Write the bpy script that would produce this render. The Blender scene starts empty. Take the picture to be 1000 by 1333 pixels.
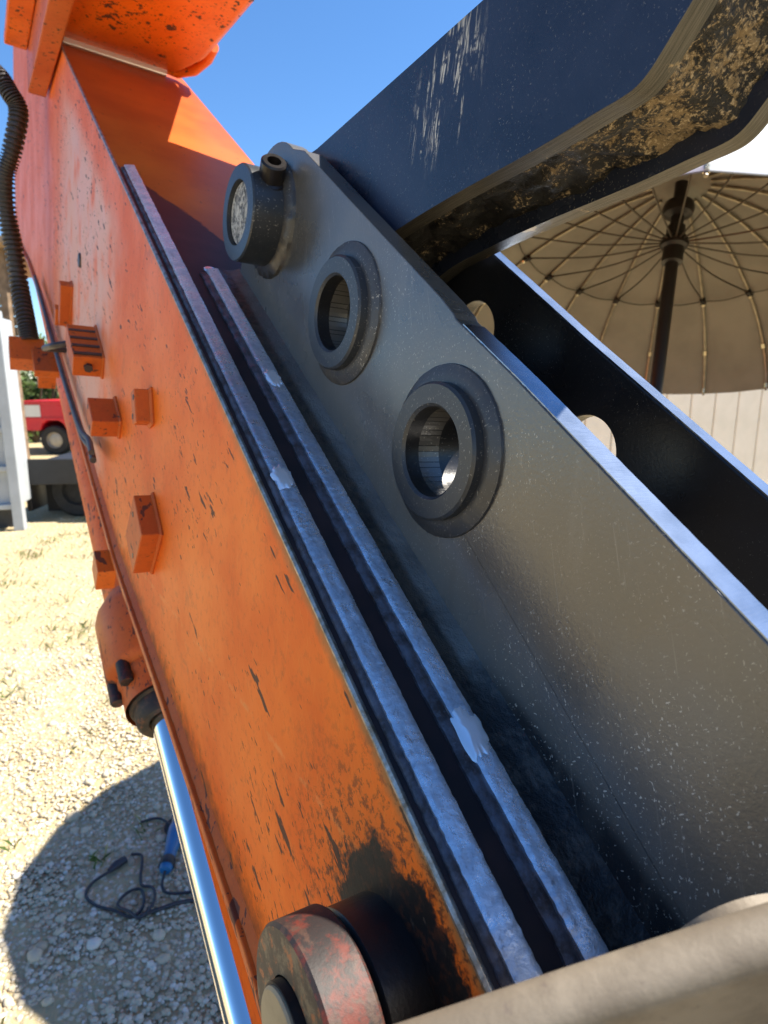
import bpy, bmesh, math, random
import numpy as np
from mathutils import Vector, Matrix, noise
from math import radians, sin, cos, pi, sqrt, atan2, tan

random.seed(7); rng = np.random.default_rng(7)
sc = bpy.context.scene
COL = sc.collection

# ------------------------------------------------------------------ camera
F_PX, W_PX = 810.0, 1000.0
cam = bpy.data.cameras.new('camera'); cam_o = bpy.data.objects.new('camera', cam)
COL.objects.link(cam_o); sc.camera = cam_o
cam.sensor_fit = 'HORIZONTAL'; cam.sensor_width = 36.0
cam.lens = 36.0 * F_PX / W_PX
cam.clip_start = 0.02; cam.clip_end = 2000
cam_o.location = (0, 0, 1.6)
cam_o.rotation_euler = (radians(90 - 11.6835), 0, 0)
cam.dof.use_dof = True
cam.dof.focus_distance = 0.52
cam.dof.aperture_fstop = 13.0

# ------------------------------------------------------------------ light
SUN_DIR = Vector((0.575, 0.110, 0.810)).normalized()
elev = math.asin(SUN_DIR.z); az = atan2(SUN_DIR.x, SUN_DIR.y)
world = bpy.data.worlds.new('World'); sc.world = world; world.use_nodes = True
wn = world.node_tree.nodes; wl = world.node_tree.links
sky = wn.new('ShaderNodeTexSky'); sky.sky_type = 'NISHITA'; sky.sun_disc = False
sky.sun_elevation = elev; sky.sun_rotation = az
sky.air_density = 1.0; sky.dust_density = 0.0; sky.ozone_density = 6.0; sky.altitude = 300
bg = wn['Background']; bg.inputs[1].default_value = 0.075
hs_ = wn.new('ShaderNodeHueSaturation'); hs_.inputs['Saturation'].default_value = 1.12
wl.new(sky.outputs[0], hs_.inputs['Color']); wl.new(hs_.outputs[0], bg.inputs[0])
sun = bpy.data.lights.new('sun', 'SUN'); sun.energy = 4.4; sun.angle = radians(0.53)
sun.color = (1.0, 0.93, 0.82)
sun_o = bpy.data.objects.new('sun', sun); COL.objects.link(sun_o)
sun_o.rotation_euler = (-SUN_DIR).to_track_quat('-Z', 'Y').to_euler()
sc.view_settings.view_transform = 'Standard'; sc.view_settings.look = 'None'
sc.view_settings.gamma = 1.0; sc.view_settings.exposure = 1.6
sc.cycles.max_bounces = 6; sc.cycles.glossy_bounces = 4; sc.cycles.diffuse_bounces = 3

# ------------------------------------------------------------------ stick frame (u along arm, v across, w out of its top face)
U = Vector((-0.41676175, 0.72596314, 0.54707144)).normalized()
V = Vector((0.84339016, 0.5333278, -0.06522652)); V = (V - U * V.dot(U)).normalized()
Wd = V.cross(U).normalized()
CS = Vector((0.0, -0.21225019, 0.36242221))
ORG = Vector((0, 0, 1.6)) - (U * CS.x + V * CS.y + Wd * CS.z)
STICK = Matrix(((U.x, V.x, Wd.x, ORG.x), (U.y, V.y, Wd.y, ORG.y), (U.z, V.z, Wd.z, ORG.z), (0, 0, 0, 1)))

# ------------------------------------------------------------------ material helpers
class MT:
    def __init__(s, name, rough=0.5, metal=0.0, col=(.5, .5, .5), spec=0.5):
        s.m = bpy.data.materials.new(name); s.m.use_nodes = True
        s.nt = s.m.node_tree; s.b = s.nt.nodes['Principled BSDF']
        s.b.inputs['Roughness'].default_value = rough
        s.b.inputs['Metallic'].default_value = metal
        s.b.inputs['Base Color'].default_value = (*col, 1)
        s.b.inputs['Specular IOR Level'].default_value = spec
        s._co = None
    def co(s):
        if s._co is None: s._co = s.nt.nodes.new('ShaderNodeTexCoord').outputs['Object']
        return s._co
    def L(s, a, b): s.nt.links.new(a, b)
    def setin(s, sock, val):
        if hasattr(val, 'is_linked') or isinstance(val, bpy.types.NodeSocket): s.L(val, sock)
        elif isinstance(val, (tuple, list)) and len(val) == 3 and sock.type == 'RGBA': sock.default_value = (*val, 1)
        else: sock.default_value = val
    def mapping(s, scale=(1, 1, 1), rot=(0, 0, 0), loc=(0, 0, 0), src=None):
        src = src or s.co()
        if any(rot):            # turn first, then stretch
            r = s.nt.nodes.new('ShaderNodeMapping'); s.L(src, r.inputs[0]); r.inputs['Rotation'].default_value = rot; src = r.outputs[0]
        n = s.nt.nodes.new('ShaderNodeMapping'); s.L(src, n.inputs[0])
        n.inputs['Scale'].default_value = scale; n.inputs['Location'].default_value = loc
        return n.outputs[0]
    def noise(s, scale, detail=4, rough=.55, vec=None, dist=0.0):
        n = s.nt.nodes.new('ShaderNodeTexNoise'); s.L(vec or s.co(), n.inputs['Vector'])
        n.inputs['Scale'].default_value = scale; n.inputs['Detail'].default_value = detail
        n.inputs['Roughness'].default_value = rough; n.inputs['Distortion'].default_value = dist
        return n.outputs[0]
    def voro(s, scale, vec=None, feature='F1', rnd=1.0, out=0):
        n = s.nt.nodes.new('ShaderNodeTexVoronoi'); n.feature = feature; s.L(vec or s.co(), n.inputs['Vector'])
        n.inputs['Scale'].default_value = scale; n.inputs['Randomness'].default_value = rnd
        return n.outputs[out]
    def ramp(s, val, lo, hi, a=0.0, b=1.0):
        n = s.nt.nodes.new('ShaderNodeMapRange'); n.interpolation_type = 'SMOOTHSTEP'; n.clamp = True
        s.L(val, n.inputs[0]); n.inputs[1].default_value = lo; n.inputs[2].default_value = hi
        n.inputs[3].default_value = a; n.inputs[4].default_value = b
        return n.outputs[0]
    def math(s, op, a, b=None, c=None):
        n = s.nt.nodes.new('ShaderNodeMath'); n.operation = op
        for i, x in enumerate((a, b, c)):
            if x is not None: s.setin(n.inputs[i], x)
        return n.outputs[0]
    def mix(s, fac, a, b):
        n = s.nt.nodes.new('ShaderNodeMix'); n.data_type = 'RGBA'
        s.setin(n.inputs[0], fac); s.setin(n.inputs[6], a); s.setin(n.inputs[7], b)
        return n.outputs[2]
    def fmix(s, fac, a, b):
        n = s.nt.nodes.new('ShaderNodeMix'); n.data_type = 'FLOAT'
        s.setin(n.inputs[0], fac); s.setin(n.inputs[2], a); s.setin(n.inputs[3], b)
        return n.outputs[0]
    def xyz(s):
        n = s.nt.nodes.new('ShaderNodeSeparateXYZ'); s.L(s.co(), n.inputs[0]); return n.outputs
    def attr(s, name):
        n = s.nt.nodes.new('ShaderNodeAttribute'); n.attribute_name = name; return n.outputs['Fac']
    def color(s, v): s.setin(s.b.inputs['Base Color'], v); return s
    def roughness(s, v): s.setin(s.b.inputs['Roughness'], v); return s
    def metallic(s, v): s.setin(s.b.inputs['Metallic'], v); return s
    def bump(s, h, strength=.3, dist=.002):
        n = s.nt.nodes.new('ShaderNodeBump'); n.inputs['Strength'].default_value = strength; n.inputs['Distance'].default_value = dist
        s.L(h, n.inputs['Height']); s.L(n.outputs[0], s.b.inputs['Normal']); return s

SCR_A = radians(-30)
ORANGE = (0.86, 0.170, 0.006); ORANGE_D = (0.74, 0.118, 0.005)

def orange_paint(name, side=False, dull=0.0):
    t = MT(name, spec=.28)
    big = t.ramp(t.noise(5, 4, .6), .35, .68)
    col = t.mix(big, ORANGE, ORANGE_D)
    # rubbed scratches in two directions
    sc1 = t.ramp(t.noise(1, 2, .6, t.mapping((22, 200, 700), (0, radians(24), 0))), .58, .76)
    sc2 = t.ramp(t.noise(1, 2, .6, t.mapping((520, 200, 24), (0, radians(-28), 0))), .60, .78)
    col = t.mix(t.math('MULTIPLY', t.math('MAXIMUM', sc1, sc2), .40), col, (.82, .33, .06))
    fine = t.noise(75, 4, .75)
    col = t.mix(t.math('MULTIPLY', t.ramp(fine, .50, .70), .40), col, (.38, .075, .012))
    rust = t.ramp(t.noise(17, 5, .75, None, .5), .56, .72)
    col = t.mix(t.math('MULTIPLY', rust, .38), col, (.30, .08, .022))
    # chips through to dark primer, long along the arm
    cell = t.noise(1, 3, .6, t.mapping((17, 40, 68), (0, radians(-6), 0)))
    cell2 = t.noise(1, 2, .6, t.mapping((60, 90, 190), (0, radians(12), 0), (3, 1, 2)))
    zc = t.math('MULTIPLY', t.math('SUBTRACT', t.noise(3.6, 3, .6, t.mapping(loc=(5, 2, 8))), .5), .28)
    cell = t.math('ADD', cell, zc); cell2 = t.math('ADD', cell2, zc)
    cell3 = t.noise(1, 3, .65, t.mapping((8.5, 20, 36), (0, radians(-3), 0), (1, 7, 4)))
    chip = t.math('MAXIMUM', t.math('MAXIMUM', t.ramp(cell, .648, .668), t.ramp(cell2, .672, .69)), t.ramp(cell3, .662, .674))
    rgh = t.fmix(big, .42, .54)
    if side:
        x = t.xyz(); n9 = t.noise(9, 3); n40 = t.noise(45, 5, .7)
        jit = t.math('SUBTRACT', n40, .5)
        # paler pinkish patch far up the arm
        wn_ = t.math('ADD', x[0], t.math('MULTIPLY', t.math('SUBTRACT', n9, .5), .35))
        pink_patch = t.math('MULTIPLY', t.ramp(wn_, 1.05, 1.35), t.ramp(wn_, 2.25, 1.85))
        pink_patch = t.math('MULTIPLY', pink_patch, t.ramp(x[2], -.04, -.12))
        pink_patch = t.math('MULTIPLY', pink_patch, t.ramp(n9, .26, .52))
        col = t.mix(t.math('MULTIPLY', pink_patch, .85), col, (.74, .41, .30))
        # long diagonal scrape marks
        scr = t.math('ABSOLUTE', t.math('SUBTRACT', t.math('ADD', t.math('MULTIPLY', x[0], .62), x[2]), t.math('ADD', -.02, t.math('MULTIPLY', jit, .01))))
        col = t.mix(t.math('MULTIPLY', t.math('MULTIPLY', t.ramp(scr, .006, .001), t.ramp(n40, .46, .60)), .35), col, (.80, .36, .12))
        # grime creeping up from the bottom flange
        bot = t.math('ADD', t.math('ADD', x[2], .340), t.math('MULTIPLY', x[0], .300))
        g = t.ramp(t.math('ADD', bot, t.math('MULTIPLY', jit, .14)), .060, -.01)
        col = t.mix(t.math('MULTIPLY', g, .8), col, (.10, .035, .018))
        # olive rubbed band under the welded top edge
        e = t.ramp(t.math('ADD', x[2], t.math('MULTIPLY', jit, .022)), -.018, -.003)
        e = t.math('MULTIPLY', e, t.ramp(x[0], .75, .15, .25, 1))
        col = t.mix(t.math('MULTIPLY', e, .8), col, (.22, .13, .045))
        # black grease round the pin boss
        du = t.math('SUBTRACT', x[0], .030); dw = t.math('ADD', x[2], .100)
        r0 = t.math('SQRT', t.math('ADD', t.math('MULTIPLY', du, du), t.math('MULTIPLY', dw, dw)))
        rr = t.math('ADD', r0, t.math('MULTIPLY', jit, .085))
        gr = t.ramp(rr, .092, .078)
        col = t.mix(gr, col, (.012, .011, .011))
        near = t.math('MULTIPLY', t.ramp(r0, .20, .08), t.ramp(t.noise(95, 4, .75), .50, .60))
        col = t.mix(t.math('MULTIPLY', near, .85), col, (.06, .022, .012))
        rgh = t.fmix(gr, rgh, .38)
    col = t.mix(t.math('MULTIPLY', chip, .92), col, (.035, .026, .022))
    if dull: col = t.mix(dull, col, (.20, .065, .03))
    t.color(col); t.roughness(t.fmix(chip, rgh, .6))
    t.bump(fine, .20, .0015)
    return t.m

def black_paint(name, speck=1.0, base=(.016, .018, .021), rough=.34, dirt=0.0, scrape=None, tint=None, spec=.5, lowfleck=False):
    t = MT(name, spec=spec)
    n = t.noise(6, 4, .6)
    col = t.mix(t.ramp(n, .35, .68), base, tuple(c * 1.8 for c in base))
    if tint: col = t.mix(t.ramp(t.noise(3.2, 3, .5, t.mapping(loc=(2, 3, 1))), .45, .65), col, tint)
    # spatter flecks: small slivers of grit and bare filler
    bend = t.noise(120, 2, .5)
    zone = t.ramp(t.noise(7, 3), .38, .66, .15, 1)
    if lowfleck:
        x0 = t.xyz(); hz = t.math('ADD', x0[2], t.math('MULTIPLY', t.math('SUBTRACT', t.noise(10, 3), .5), .06))
        hz = t.math('MULTIPLY', t.ramp(hz, .085, .012), t.ramp(x0[0], -.05, .24, .25, 1))
        col = t.mix(t.math('MULTIPLY', hz, .85), col, (.155, .158, .148))
        blk = t.math('MULTIPLY', t.ramp(t.math('ADD', x0[2], t.math('MULTIPLY', x0[0], .12)), .040, .026), t.ramp(x0[0], .20, .12))
        col = t.mix(t.math('MULTIPLY', blk, .9), col, (.018, .019, .022))
        xx = t.xyz(); zone = t.math('MULTIPLY', zone, t.ramp(t.math('ADD', xx[0], t.math('MULTIPLY', xx[2], -.6)), .50, .16, .22, 1))
        wipe = t.ramp(t.noise(1, 3, .6, t.mapping((5, 5, 34), (0, radians(58), 0))), .52, .70)
        col = t.mix(t.math('MULTIPLY', wipe, .35), col, (.12, .11, .095))
        rub = t.ramp(t.noise(1, 2, .6, t.mapping((14, 30, 420), (0, radians(40), 0))), .66, .74)
        col = t.mix(t.math('MULTIPLY', rub, .35), col, (.22, .20, .17))
    v1 = t.noise(1, 2, .55, t.mapping((300, 300, 700), (0, .7, 0)))
    f1 = t.math('MULTIPLY', t.ramp(v1, .672, .695), zone)
    v2 = t.noise(1, 2, .55, t.mapping((640, 300, 280), (0, .3, 0), (3, 4, 5)))
    f2 = t.math('MULTIPLY', t.ramp(v2, .680, .702), zone)
    fl = t.math('MULTIPLY', t.math('MAXIMUM', f1, f2), speck)
    col = t.mix(fl, col, (.60, .55, .46))
    if scrape:
        x = t.xyz(); du = t.math('DIVIDE', t.math('SUBTRACT', x[0], scrape[0]), scrape[2]); dw = t.math('DIVIDE', t.math('SUBTRACT', x[2], scrape[1]), scrape[3])
        m = t.ramp(t.math('ADD', t.math('MULTIPLY', du, du), t.math('MULTIPLY', dw, dw)), 1, .2)
        st = t.noise(1, 4, .7, t.mapping((150, 10, 15), (0, SCR_A, 0)))
        br = t.noise(60, 4, .75)
        st2 = t.noise(1, 3, .7, t.mapping((240, 10, 9), (0, SCR_A + .12, 0), (2, 0, 5)))
        mk = t.math('MAXIMUM', t.math('MULTIPLY', t.ramp(st, .52, .62), t.ramp(br, .40, .54)), t.math('MULTIPLY', t.ramp(st2, .58, .64), t.ramp(br, .44, .54)))
        col = t.mix(t.math('MULTIPLY', m, mk), col, (.55, .50, .40))
    if dirt:
        d = t.ramp(t.noise(16, 6, .72), .50, .66)
        col = t.mix(t.math('MULTIPLY', d, dirt), col, (.20, .15, .09))
    t.color(col)
    t.roughness(t.fmix(t.ramp(n, .3, .7), rough - .05, rough + .08))
    t.bump(t.noise(330, 3, .65), .22, .0008)
    return t.m

def simple(name, col, rough=.5, metal=0.0, var=.25, scale=20, bump=.15, bd=.001, spec=.5):
    t = MT(name, rough, metal, col, spec)
    c2 = tuple(c * (1 - var) for c in col)
    t.color(t.mix(t.ramp(t.noise(scale, 5, .6), .35, .68), col, c2))
    t.roughness(t.fmix(t.noise(scale * 2, 3), max(rough - .08, .03), min(rough + .1, 1)))
    if bump: t.bump(t.noise(scale * 6, 4, .65), bump, bd)
    return t.m

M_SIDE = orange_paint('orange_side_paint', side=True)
M_OR = orange_paint('orange_paint')
M_ORD = orange_paint('orange_grimy_paint', dull=.42)
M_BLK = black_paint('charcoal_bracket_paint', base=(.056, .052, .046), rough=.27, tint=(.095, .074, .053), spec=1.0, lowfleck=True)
M_NAVY = black_paint('thumb_black_paint', speck=.3, base=(.012, .016, .030), rough=.27, scrape=(.565, .325, .055, .075))
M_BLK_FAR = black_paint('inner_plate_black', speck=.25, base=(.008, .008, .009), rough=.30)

def top_plate_mat():
    t = MT('arm_top_paint'); x = t.xyz()
    m = t.math('ADD', x[0], t.math('MULTIPLY', x[1], 2.1))
    m = t.math('ADD', m, t.math('MULTIPLY', t.math('SUBTRACT', t.noise(14, 5, .6), .5), .10))
    f = t.ramp(m, 1.262, 1.275)
    dark = t.mix(t.ramp(t.noise(18, 5), .4, .7), (.020, .016, .019), (.040, .024, .026))
    org = t.mix(t.ramp(t.noise(5, 5), .35, .7), (.56, .12, .018), (.42, .075, .014))
    ch = t.ramp(t.noise(1, 4, .6, t.mapping((40, 60, 60))), .67, .69)
    org = t.mix(t.math('MULTIPLY', ch, .7), org, (.10, .03, .02))
    t.color(t.mix(f, dark, org)); t.roughness(t.fmix(f, .48, .42)); t.b.inputs['Specular IOR Level'].default_value = .3
    t.bump(t.noise(150, 4), .2, .001); return t.m
M_TOP = top_plate_mat()

def bar_mat(name, base, dark, rough, metal=.85, fadeu=False):
    t = MT(name, rough, metal)
    g = t.noise(230, 4, .75)
    n = t.ramp(t.noise(55, 5, .7), .36, .66)
    col = t.mix(n, base, dark); col = t.mix(t.math('MULTIPLY', t.ramp(g, .56, .70), .45), col, (.16, .16, .18))
    col = t.mix(t.math('MULTIPLY', t.ramp(g, .44, .30), .5), col, tuple(min(1, c * 1.35) for c in base))
    rust = t.ramp(t.noise(26, 5, .7, t.mapping((1, 3, 3))), .60, .72)
    col = t.mix(t.math('MULTIPLY', rust, .45), col, (.20, .15, .12))
    t.color(col); t.roughness(t.fmix(n, rough - .06, rough + .12))
    if fadeu: t.metallic(t.ramp(t.xyz()[0], .50, .90, metal, .25))
    t.bump(g, .40, .0013); return t.m
M_BAR = bar_mat('bare_weld_steel', (.78, .82, .88), (.52, .57, .64), .30, .88, True)
M_GRIND = MT('ground_bright_steel', .24, .65, (.93, .95, .99))
M_GRIND.bump(M_GRIND.noise(1, 3, .6, M_GRIND.mapping((60, 900, 300))), .10, .0006); M_GRIND = M_GRIND.m
M_EDGE = MT('flame_cut_edge_steel', .26, 1.0)
M_EDGE.color(M_EDGE.mix(M_EDGE.ramp(M_EDGE.noise(30, 4), .35, .7), (.24, .29, .38), (.17, .21, .28)))
M_EDGE.bump(M_EDGE.noise(1, 2, .6, M_EDGE.mapping((700, 60, 60))), .15, .0006); M_EDGE = M_EDGE.m
M_SLAG = simple('burnt_weld_toe', (.055, .045, .038), .55, .2, .6, 45, .6, .002)
M_PURPLE = bar_mat('heat_tinted_steel', (.12, .12, .145), (.050, .038, .036), .45, .4)
M_RIDGE = simple('brown_weld_toe', (.16, .125, .09), .55, .2, .6, 60, .6, .002)
M_LIP = bar_mat('worn_corner_steel', (.48, .46, .42), (.20, .16, .11), .38)
def fillet_mat():
    t = MT('painted_weld_fillet', .40)
    n = t.noise(60, 6, .7); x = t.xyz(); jit = t.math('SUBTRACT', n, .5)
    dark = t.mix(t.ramp(n, .42, .62), (.060, .046, .032), (.016, .013, .011))
    grey = t.mix(t.ramp(t.noise(14, 4), .35, .65), (.150, .150, .140), (.095, .092, .082))
    lim = t.math('ADD', x[1], t.math('MULTIPLY', jit, .010))
    col = t.mix(t.ramp(lim, .0955, .1035), dark, grey)
    nearf = t.ramp(t.math('ADD', x[0], t.math('MULTIPLY', jit, .10)), .21, .13)
    blk = t.mix(t.ramp(t.noise(38, 5, .75), .45, .62), (.014, .014, .015), (.075, .066, .055))
    col = t.mix(t.math('MULTIPLY', nearf, .92), col, blk)
    t.color(col); t.bump(t.math('ADD', t.noise(150, 5, .7), t.noise(30, 3)), .8, .003); return t.m
M_FIL = fillet_mat()
M_BOSS = black_paint('boss_satin_black', speck=.35, base=(.020, .022, .025), rough=.33)
M_BOSSW = black_paint('boss_weld_ring', speck=.5, base=(.030, .030, .031), rough=.36, dirt=.35)
M_PINRIM = simple('blue_grey_pin_rim', (.10, .13, .17), .38, .3, .2, 40, .15)
def pin_core():
    t = MT('chalky_pin_core', .65)
    n = t.ramp(t.noise(95, 5, .75, None, 1.2), .38, .62)
    t.color(t.mix(n, (.06, .058, .055), (.50, .47, .41))); t.bump(n, .5, .0012); return t.m
M_CORE = pin_core()
M_SOCK = simple('black_oxide_bolt', (.022, .018, .018), .32, .4, .3, 60, .1)
def mud_mat():
    t = MT('caked_mud', .9); x = t.xyz()
    n = t.noise(34, 6, .8); s2 = t.noise(330, 3, .7)
    far = t.ramp(x[0], .56, .36, -.09, .045)
    n = t.math('ADD', n, far)
    m = t.ramp(t.math('ADD', n, t.math('MULTIPLY', t.math('SUBTRACT', s2, .5), .45)), .50, .60)
    col = t.mix(m, (.011, .010, .009), (.23, .165, .09))
    col = t.mix(t.math('MULTIPLY', t.ramp(s2, .54, .64), m), col, (.40, .31, .19))
    t.color(col); t.roughness(t.fmix(m, .62, .95)); t.bump(t.math('ADD', n, s2), .8, .003); return t.m
M_MUD = mud_mat()
def thumb_edge_mat():
    t = MT('cut_edge_brown_steel', .45, .5)
    st = t.noise(1, 3, .6, t.mapping((30, 900, 30)))
    col = t.mix(t.ramp(st, .35, .65), (.042, .038, .030), (.095, .086, .068))
    col = t.mix(t.ramp(t.noise(26, 5, .7), .62, .68), col, (.30, .22, .12))
    t.color(col); t.bump(st, .4, .0012); return t.m
M_TEDGE = thumb_edge_mat()
def rust_mat(name, a, b, c, sc_=40):
    t = MT(name, .6); n = t.noise(sc_, 6, .72)
    col = t.mix(t.ramp(n, .38, .52), a, b); col = t.mix(t.ramp(t.noise(sc_ * 1.6, 5, .7), .55, .66), col, c)
    t.color(col); t.bump(n, .5, .0015); return t.m
M_COLLAR = rust_mat('collar_worn_red', (.105, .017, .009), (.018, .013, .012), (.060, .032, .022))
M_COLFACE = rust_mat('collar_worn_face', (.22, .17, .10), (.10, .075, .05), (.42, .16, .06), 60)
M_WIPER = rust_mat('greasy_rust', (.060, .034, .020), (.020, .017, .014), (.14, .055, .025))
M_PINEND = simple('dusty_pin_end', (.42, .34, .21), .55, .1, .15, 30, .1)
M_GREASE = simple('black_grease', (.012, .012, .013), .36, 0, .4, 50, .25)
M_CHROME = MT('chrome_rod', .05, 1.0, (.88, .88, .88)).m
M_HOSE = simple('black_conduit', (.050, .043, .038), .50, 0, .3, 12, .1)
M_PIPE = simple('steel_line', (.075, .062, .062), .45, .4, .4, 30, .1)
def dusty():
    t = MT('dusty_worn_steel', .62)
    n = t.noise(16, 6, .65)
    col = t.mix(t.ramp(n, .38, .64), (.22, .18, .13), (.145, .115, .08))
    col = t.mix(t.ramp(t.noise(120, 4, .7), .58, .70), col, (.13, .10, .075))
    t.color(col); t.bump(t.noise(140, 5, .7), .4, .001); return t.m
M_DUST = dusty()

# ------------------------------------------------------------------ mesh helpers
def obj(name, verts, faces, mat, parent=None, smooth=False, bevel=0.0, mats=None, midx=None, angle=40):
    me = bpy.data.meshes.new(name); me.from_pydata([tuple(v) for v in verts], [], faces)
    bm = bmesh.new(); bm.from_mesh(me); bmesh.ops.recalc_face_normals(bm, faces=bm.faces); bm.to_mesh(me); bm.free()
    for m in (mats or [mat]): me.materials.append(m)
    if midx:
        for p, i in zip(me.polygons, midx): p.material_index = i
    if smooth:
        for p in me.polygons: p.use_smooth = True
        try: me.set_sharp_from_angle(angle=radians(angle))
        except Exception: pass
    o = bpy.data.objects.new(name, me); COL.objects.link(o)
    if parent: o.parent = parent
    if bevel:
        b = o.modifiers.new('bevel', 'BEVEL'); b.width = bevel; b.segments = 2; b.limit_method = 'ANGLE'; b.angle_limit = radians(35)
        b.harden_normals = False
    return o
def tag(o, label, cat, group=None):
    o['label'] = label; o['category'] = cat
    if group: o['group'] = group
    return o
def empty(name, mtx, label, cat, group=None):
    o = bpy.data.objects.new(name, None); COL.objects.link(o); o.matrix_world = mtx
    o.empty_display_size = .05
    return tag(o, label, cat, group)
def box(x0, x1, y0, y1, z0, z1):
    v = [(x, y, z) for x in (x0, x1) for y in (y0, y1) for z in (z0, z1)]
    f = [(0, 1, 3, 2), (4, 6, 7, 5), (0, 4, 5, 1), (2, 3, 7, 6), (0, 2, 6, 4), (1, 5, 7, 3)]
    return v, f
def join(*parts):
    V_, F_ = [], []
    for v, f in parts:
        o = len(V_); V_ += list(v); F_ += [tuple(i + o for i in q) for q in f]
    return V_, F_
def prism(poly, y0, y1, holes=(), axis='v'):
    """polygon in (u,w) with round holes, extruded along v"""
    bm = bmesh.new(); loops = [list(poly)] + [list(h) for h in holes]
    es = []; 
    for lp in loops:
        vs = [bm.verts.new((a, y0, b)) for a, b in lp]
        es += [bm.edges.new((vs[i], vs[(i + 1) % len(vs)])) for i in range(len(vs))]
    bmesh.ops.triangle_fill(bm, edges=es, use_beauty=True, use_dissolve=False)
    bm.verts.index_update()
    base = [v.co.copy() for v in bm.verts]; tri = [[v.index for v in f.verts] for f in bm.faces]; bm.free()
    n = len(base); vs = [tuple(c) for c in base] + [(c.x, y1, c.z) for c in base]
    fs = [tuple(t) for t in tri] + [tuple(i + n for i in reversed(t)) for t in tri]
    k = 0
    for lp in loops:
        m = len(lp)
        for i in range(m): a, b = k + i, k + (i + 1) % m; fs.append((a, b, b + n, a + n))
        k += m
    return vs, fs
def circ(u, w, r, n=48): return [(u + r * cos(2 * pi * i / n), w + r * sin(2 * pi * i / n)) for i in range(n)]
def lathe(prof, c=(0, 0, 0), ax=(0, 1, 0), n=56, closed=False, jit=0.0):
    """profile [(radius, along)] revolved about axis ax through c"""
    ax = Vector(ax).normalized(); a = ax.orthogonal().normalized(); b = ax.cross(a); c = Vector(c)
    vs, fs = [], []; m = len(prof)
    for i in range(n):
        t = 2 * pi * i / n; d = a * cos(t) + b * sin(t)
        for k_, (r, h) in enumerate(prof):
            if jit and k_ not in (0, len(prof) - 1):
                r += jit * noise.noise((cos(t) * 9 + c.x * 50, sin(t) * 9, k_ * .6)); h += jit * .8 * noise.noise((cos(t) * 14, sin(t) * 14 + c.x * 50, k_ * .8 + 5))
            vs.append(tuple(c + ax * h + d * r))
    last = m if closed else m - 1
    for i in range(n):
        j = (i + 1) % n
        for k in range(last):
            k2 = (k + 1) % m
            fs.append((i * m + k, i * m + k2, j * m + k2, j * m + k))
    return vs, fs
def tube(path, r, n=10, caps=True, rad=None):
    P = [Vector(p) for p in path]; vs, fs = [], []; prev = None
    for i, p in enumerate(P):
        d = (P[min(i + 1, len(P) - 1)] - P[max(i - 1, 0)]).normalized()
        if prev is None: a = d.orthogonal().normalized()
        else: a = (prev - d * prev.dot(d)).normalized()
        prev = a; b = d.cross(a); rr = rad[i] if rad else r
        for k in range(n):
            t = 2 * pi * k / n; vs.append(tuple(p + (a * cos(t) + b * sin(t)) * rr))
    for i in range(len(P) - 1):
        for k in range(n):
            k2 = (k + 1) % n
            fs.append((i * n + k, i * n + k2, (i + 1) * n + k2, (i + 1) * n + k))
    if caps: fs += [tuple(range(n - 1, -1, -1)), tuple(range((len(P) - 1) * n, len(P) * n))]
    return vs, fs
def spline(pts, n=12):
    P = [Vector(p) for p in pts]; P = [P[0] * 2 - P[1]] + P + [P[-1] * 2 - P[-2]]; out = []
    for i in range(1, len(P) - 2):
        for k in range(n):
            t = k / n
            out.append(.5 * ((2 * P[i]) + (P[i + 1] - P[i - 1]) * t + (2 * P[i - 1] - 5 * P[i] + 4 * P[i + 1] - P[i + 2]) * t * t + (3 * P[i] - P[i - 1] - 3 * P[i + 1] + P[i + 2]) * t ** 3))
    out.append(P[-2]); return out
def lerp_tab(tab, x):
    if x <= tab[0][0]: return tab[0][1]
    for (a, p), (b, q) in zip(tab, tab[1:]):
        if x <= b: return p + (q - p) * (x - a) / (b - a)
    return tab[-1][1]
def extrude_profile(fn, u0, u1, n, closed=True):
    """fn(u) -> list of (v,w); swept along u"""
    vs, fs = [], []; m = None
    for i in range(n + 1):
        u = u0 + (u1 - u0) * i / n; pr = fn(u, i); m = len(pr); vs += [(u, a, b) for a, b in pr]
    for i in range(n):
        for k in range(m if closed else m - 1):
            k2 = (k + 1) % m; fs.append((i * m + k, i * m + k2, (i + 1) * m + k2, (i + 1) * m + k))
    if closed: fs += [tuple(range(m)), tuple(range(n * m + m - 1, n * m - 1, -1))]
    return vs, fs

# ================================================================== GROUND
def ground_mat():
    t = MT('gravel_yard', .95, spec=.2)
    big = t.noise(.9, 5, .6); fine = t.noise(38, 6, .7); v = t.voro(26, out=0)
    col = t.mix(t.ramp(big, .36, .66), (.52, .42, .235), (.45, .355, .195))
    col = t.mix(t.math('MULTIPLY', t.ramp(fine, .45, .68), .55), col, (.30, .25, .18))
    col = t.mix(t.math('MULTIPLY', t.ramp(v, .32, .12), t.ramp(t.noise(8, 3), .42, .6)), col, (.55, .51, .44))
    gr = t.math('MULTIPLY', t.ramp(t.noise(1.6, 5, .65, t.mapping(loc=(3, 5, 0))), .56, .70), t.ramp(t.noise(40, 5, .7), .46, .60))
    col = t.mix(t.math('MULTIPLY', gr, .5), col, (.17, .19, .06))
    t.color(col); t.bump(t.math('ADD', fine, t.math('MULTIPLY', v, -1.2)), .8, .02); return t.m
M_GROUND = ground_mat()
gv, gf = [], []
xs = [-900, -200, -60, -20] + [-8 + i * .25 for i in range(65)] + [20, 60, 200, 900]
ys = [-900, -200, -40, -8, -2] + [-.5 + i * .25 for i in range(50)] + [20, 40, 100, 300, 900]
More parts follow.
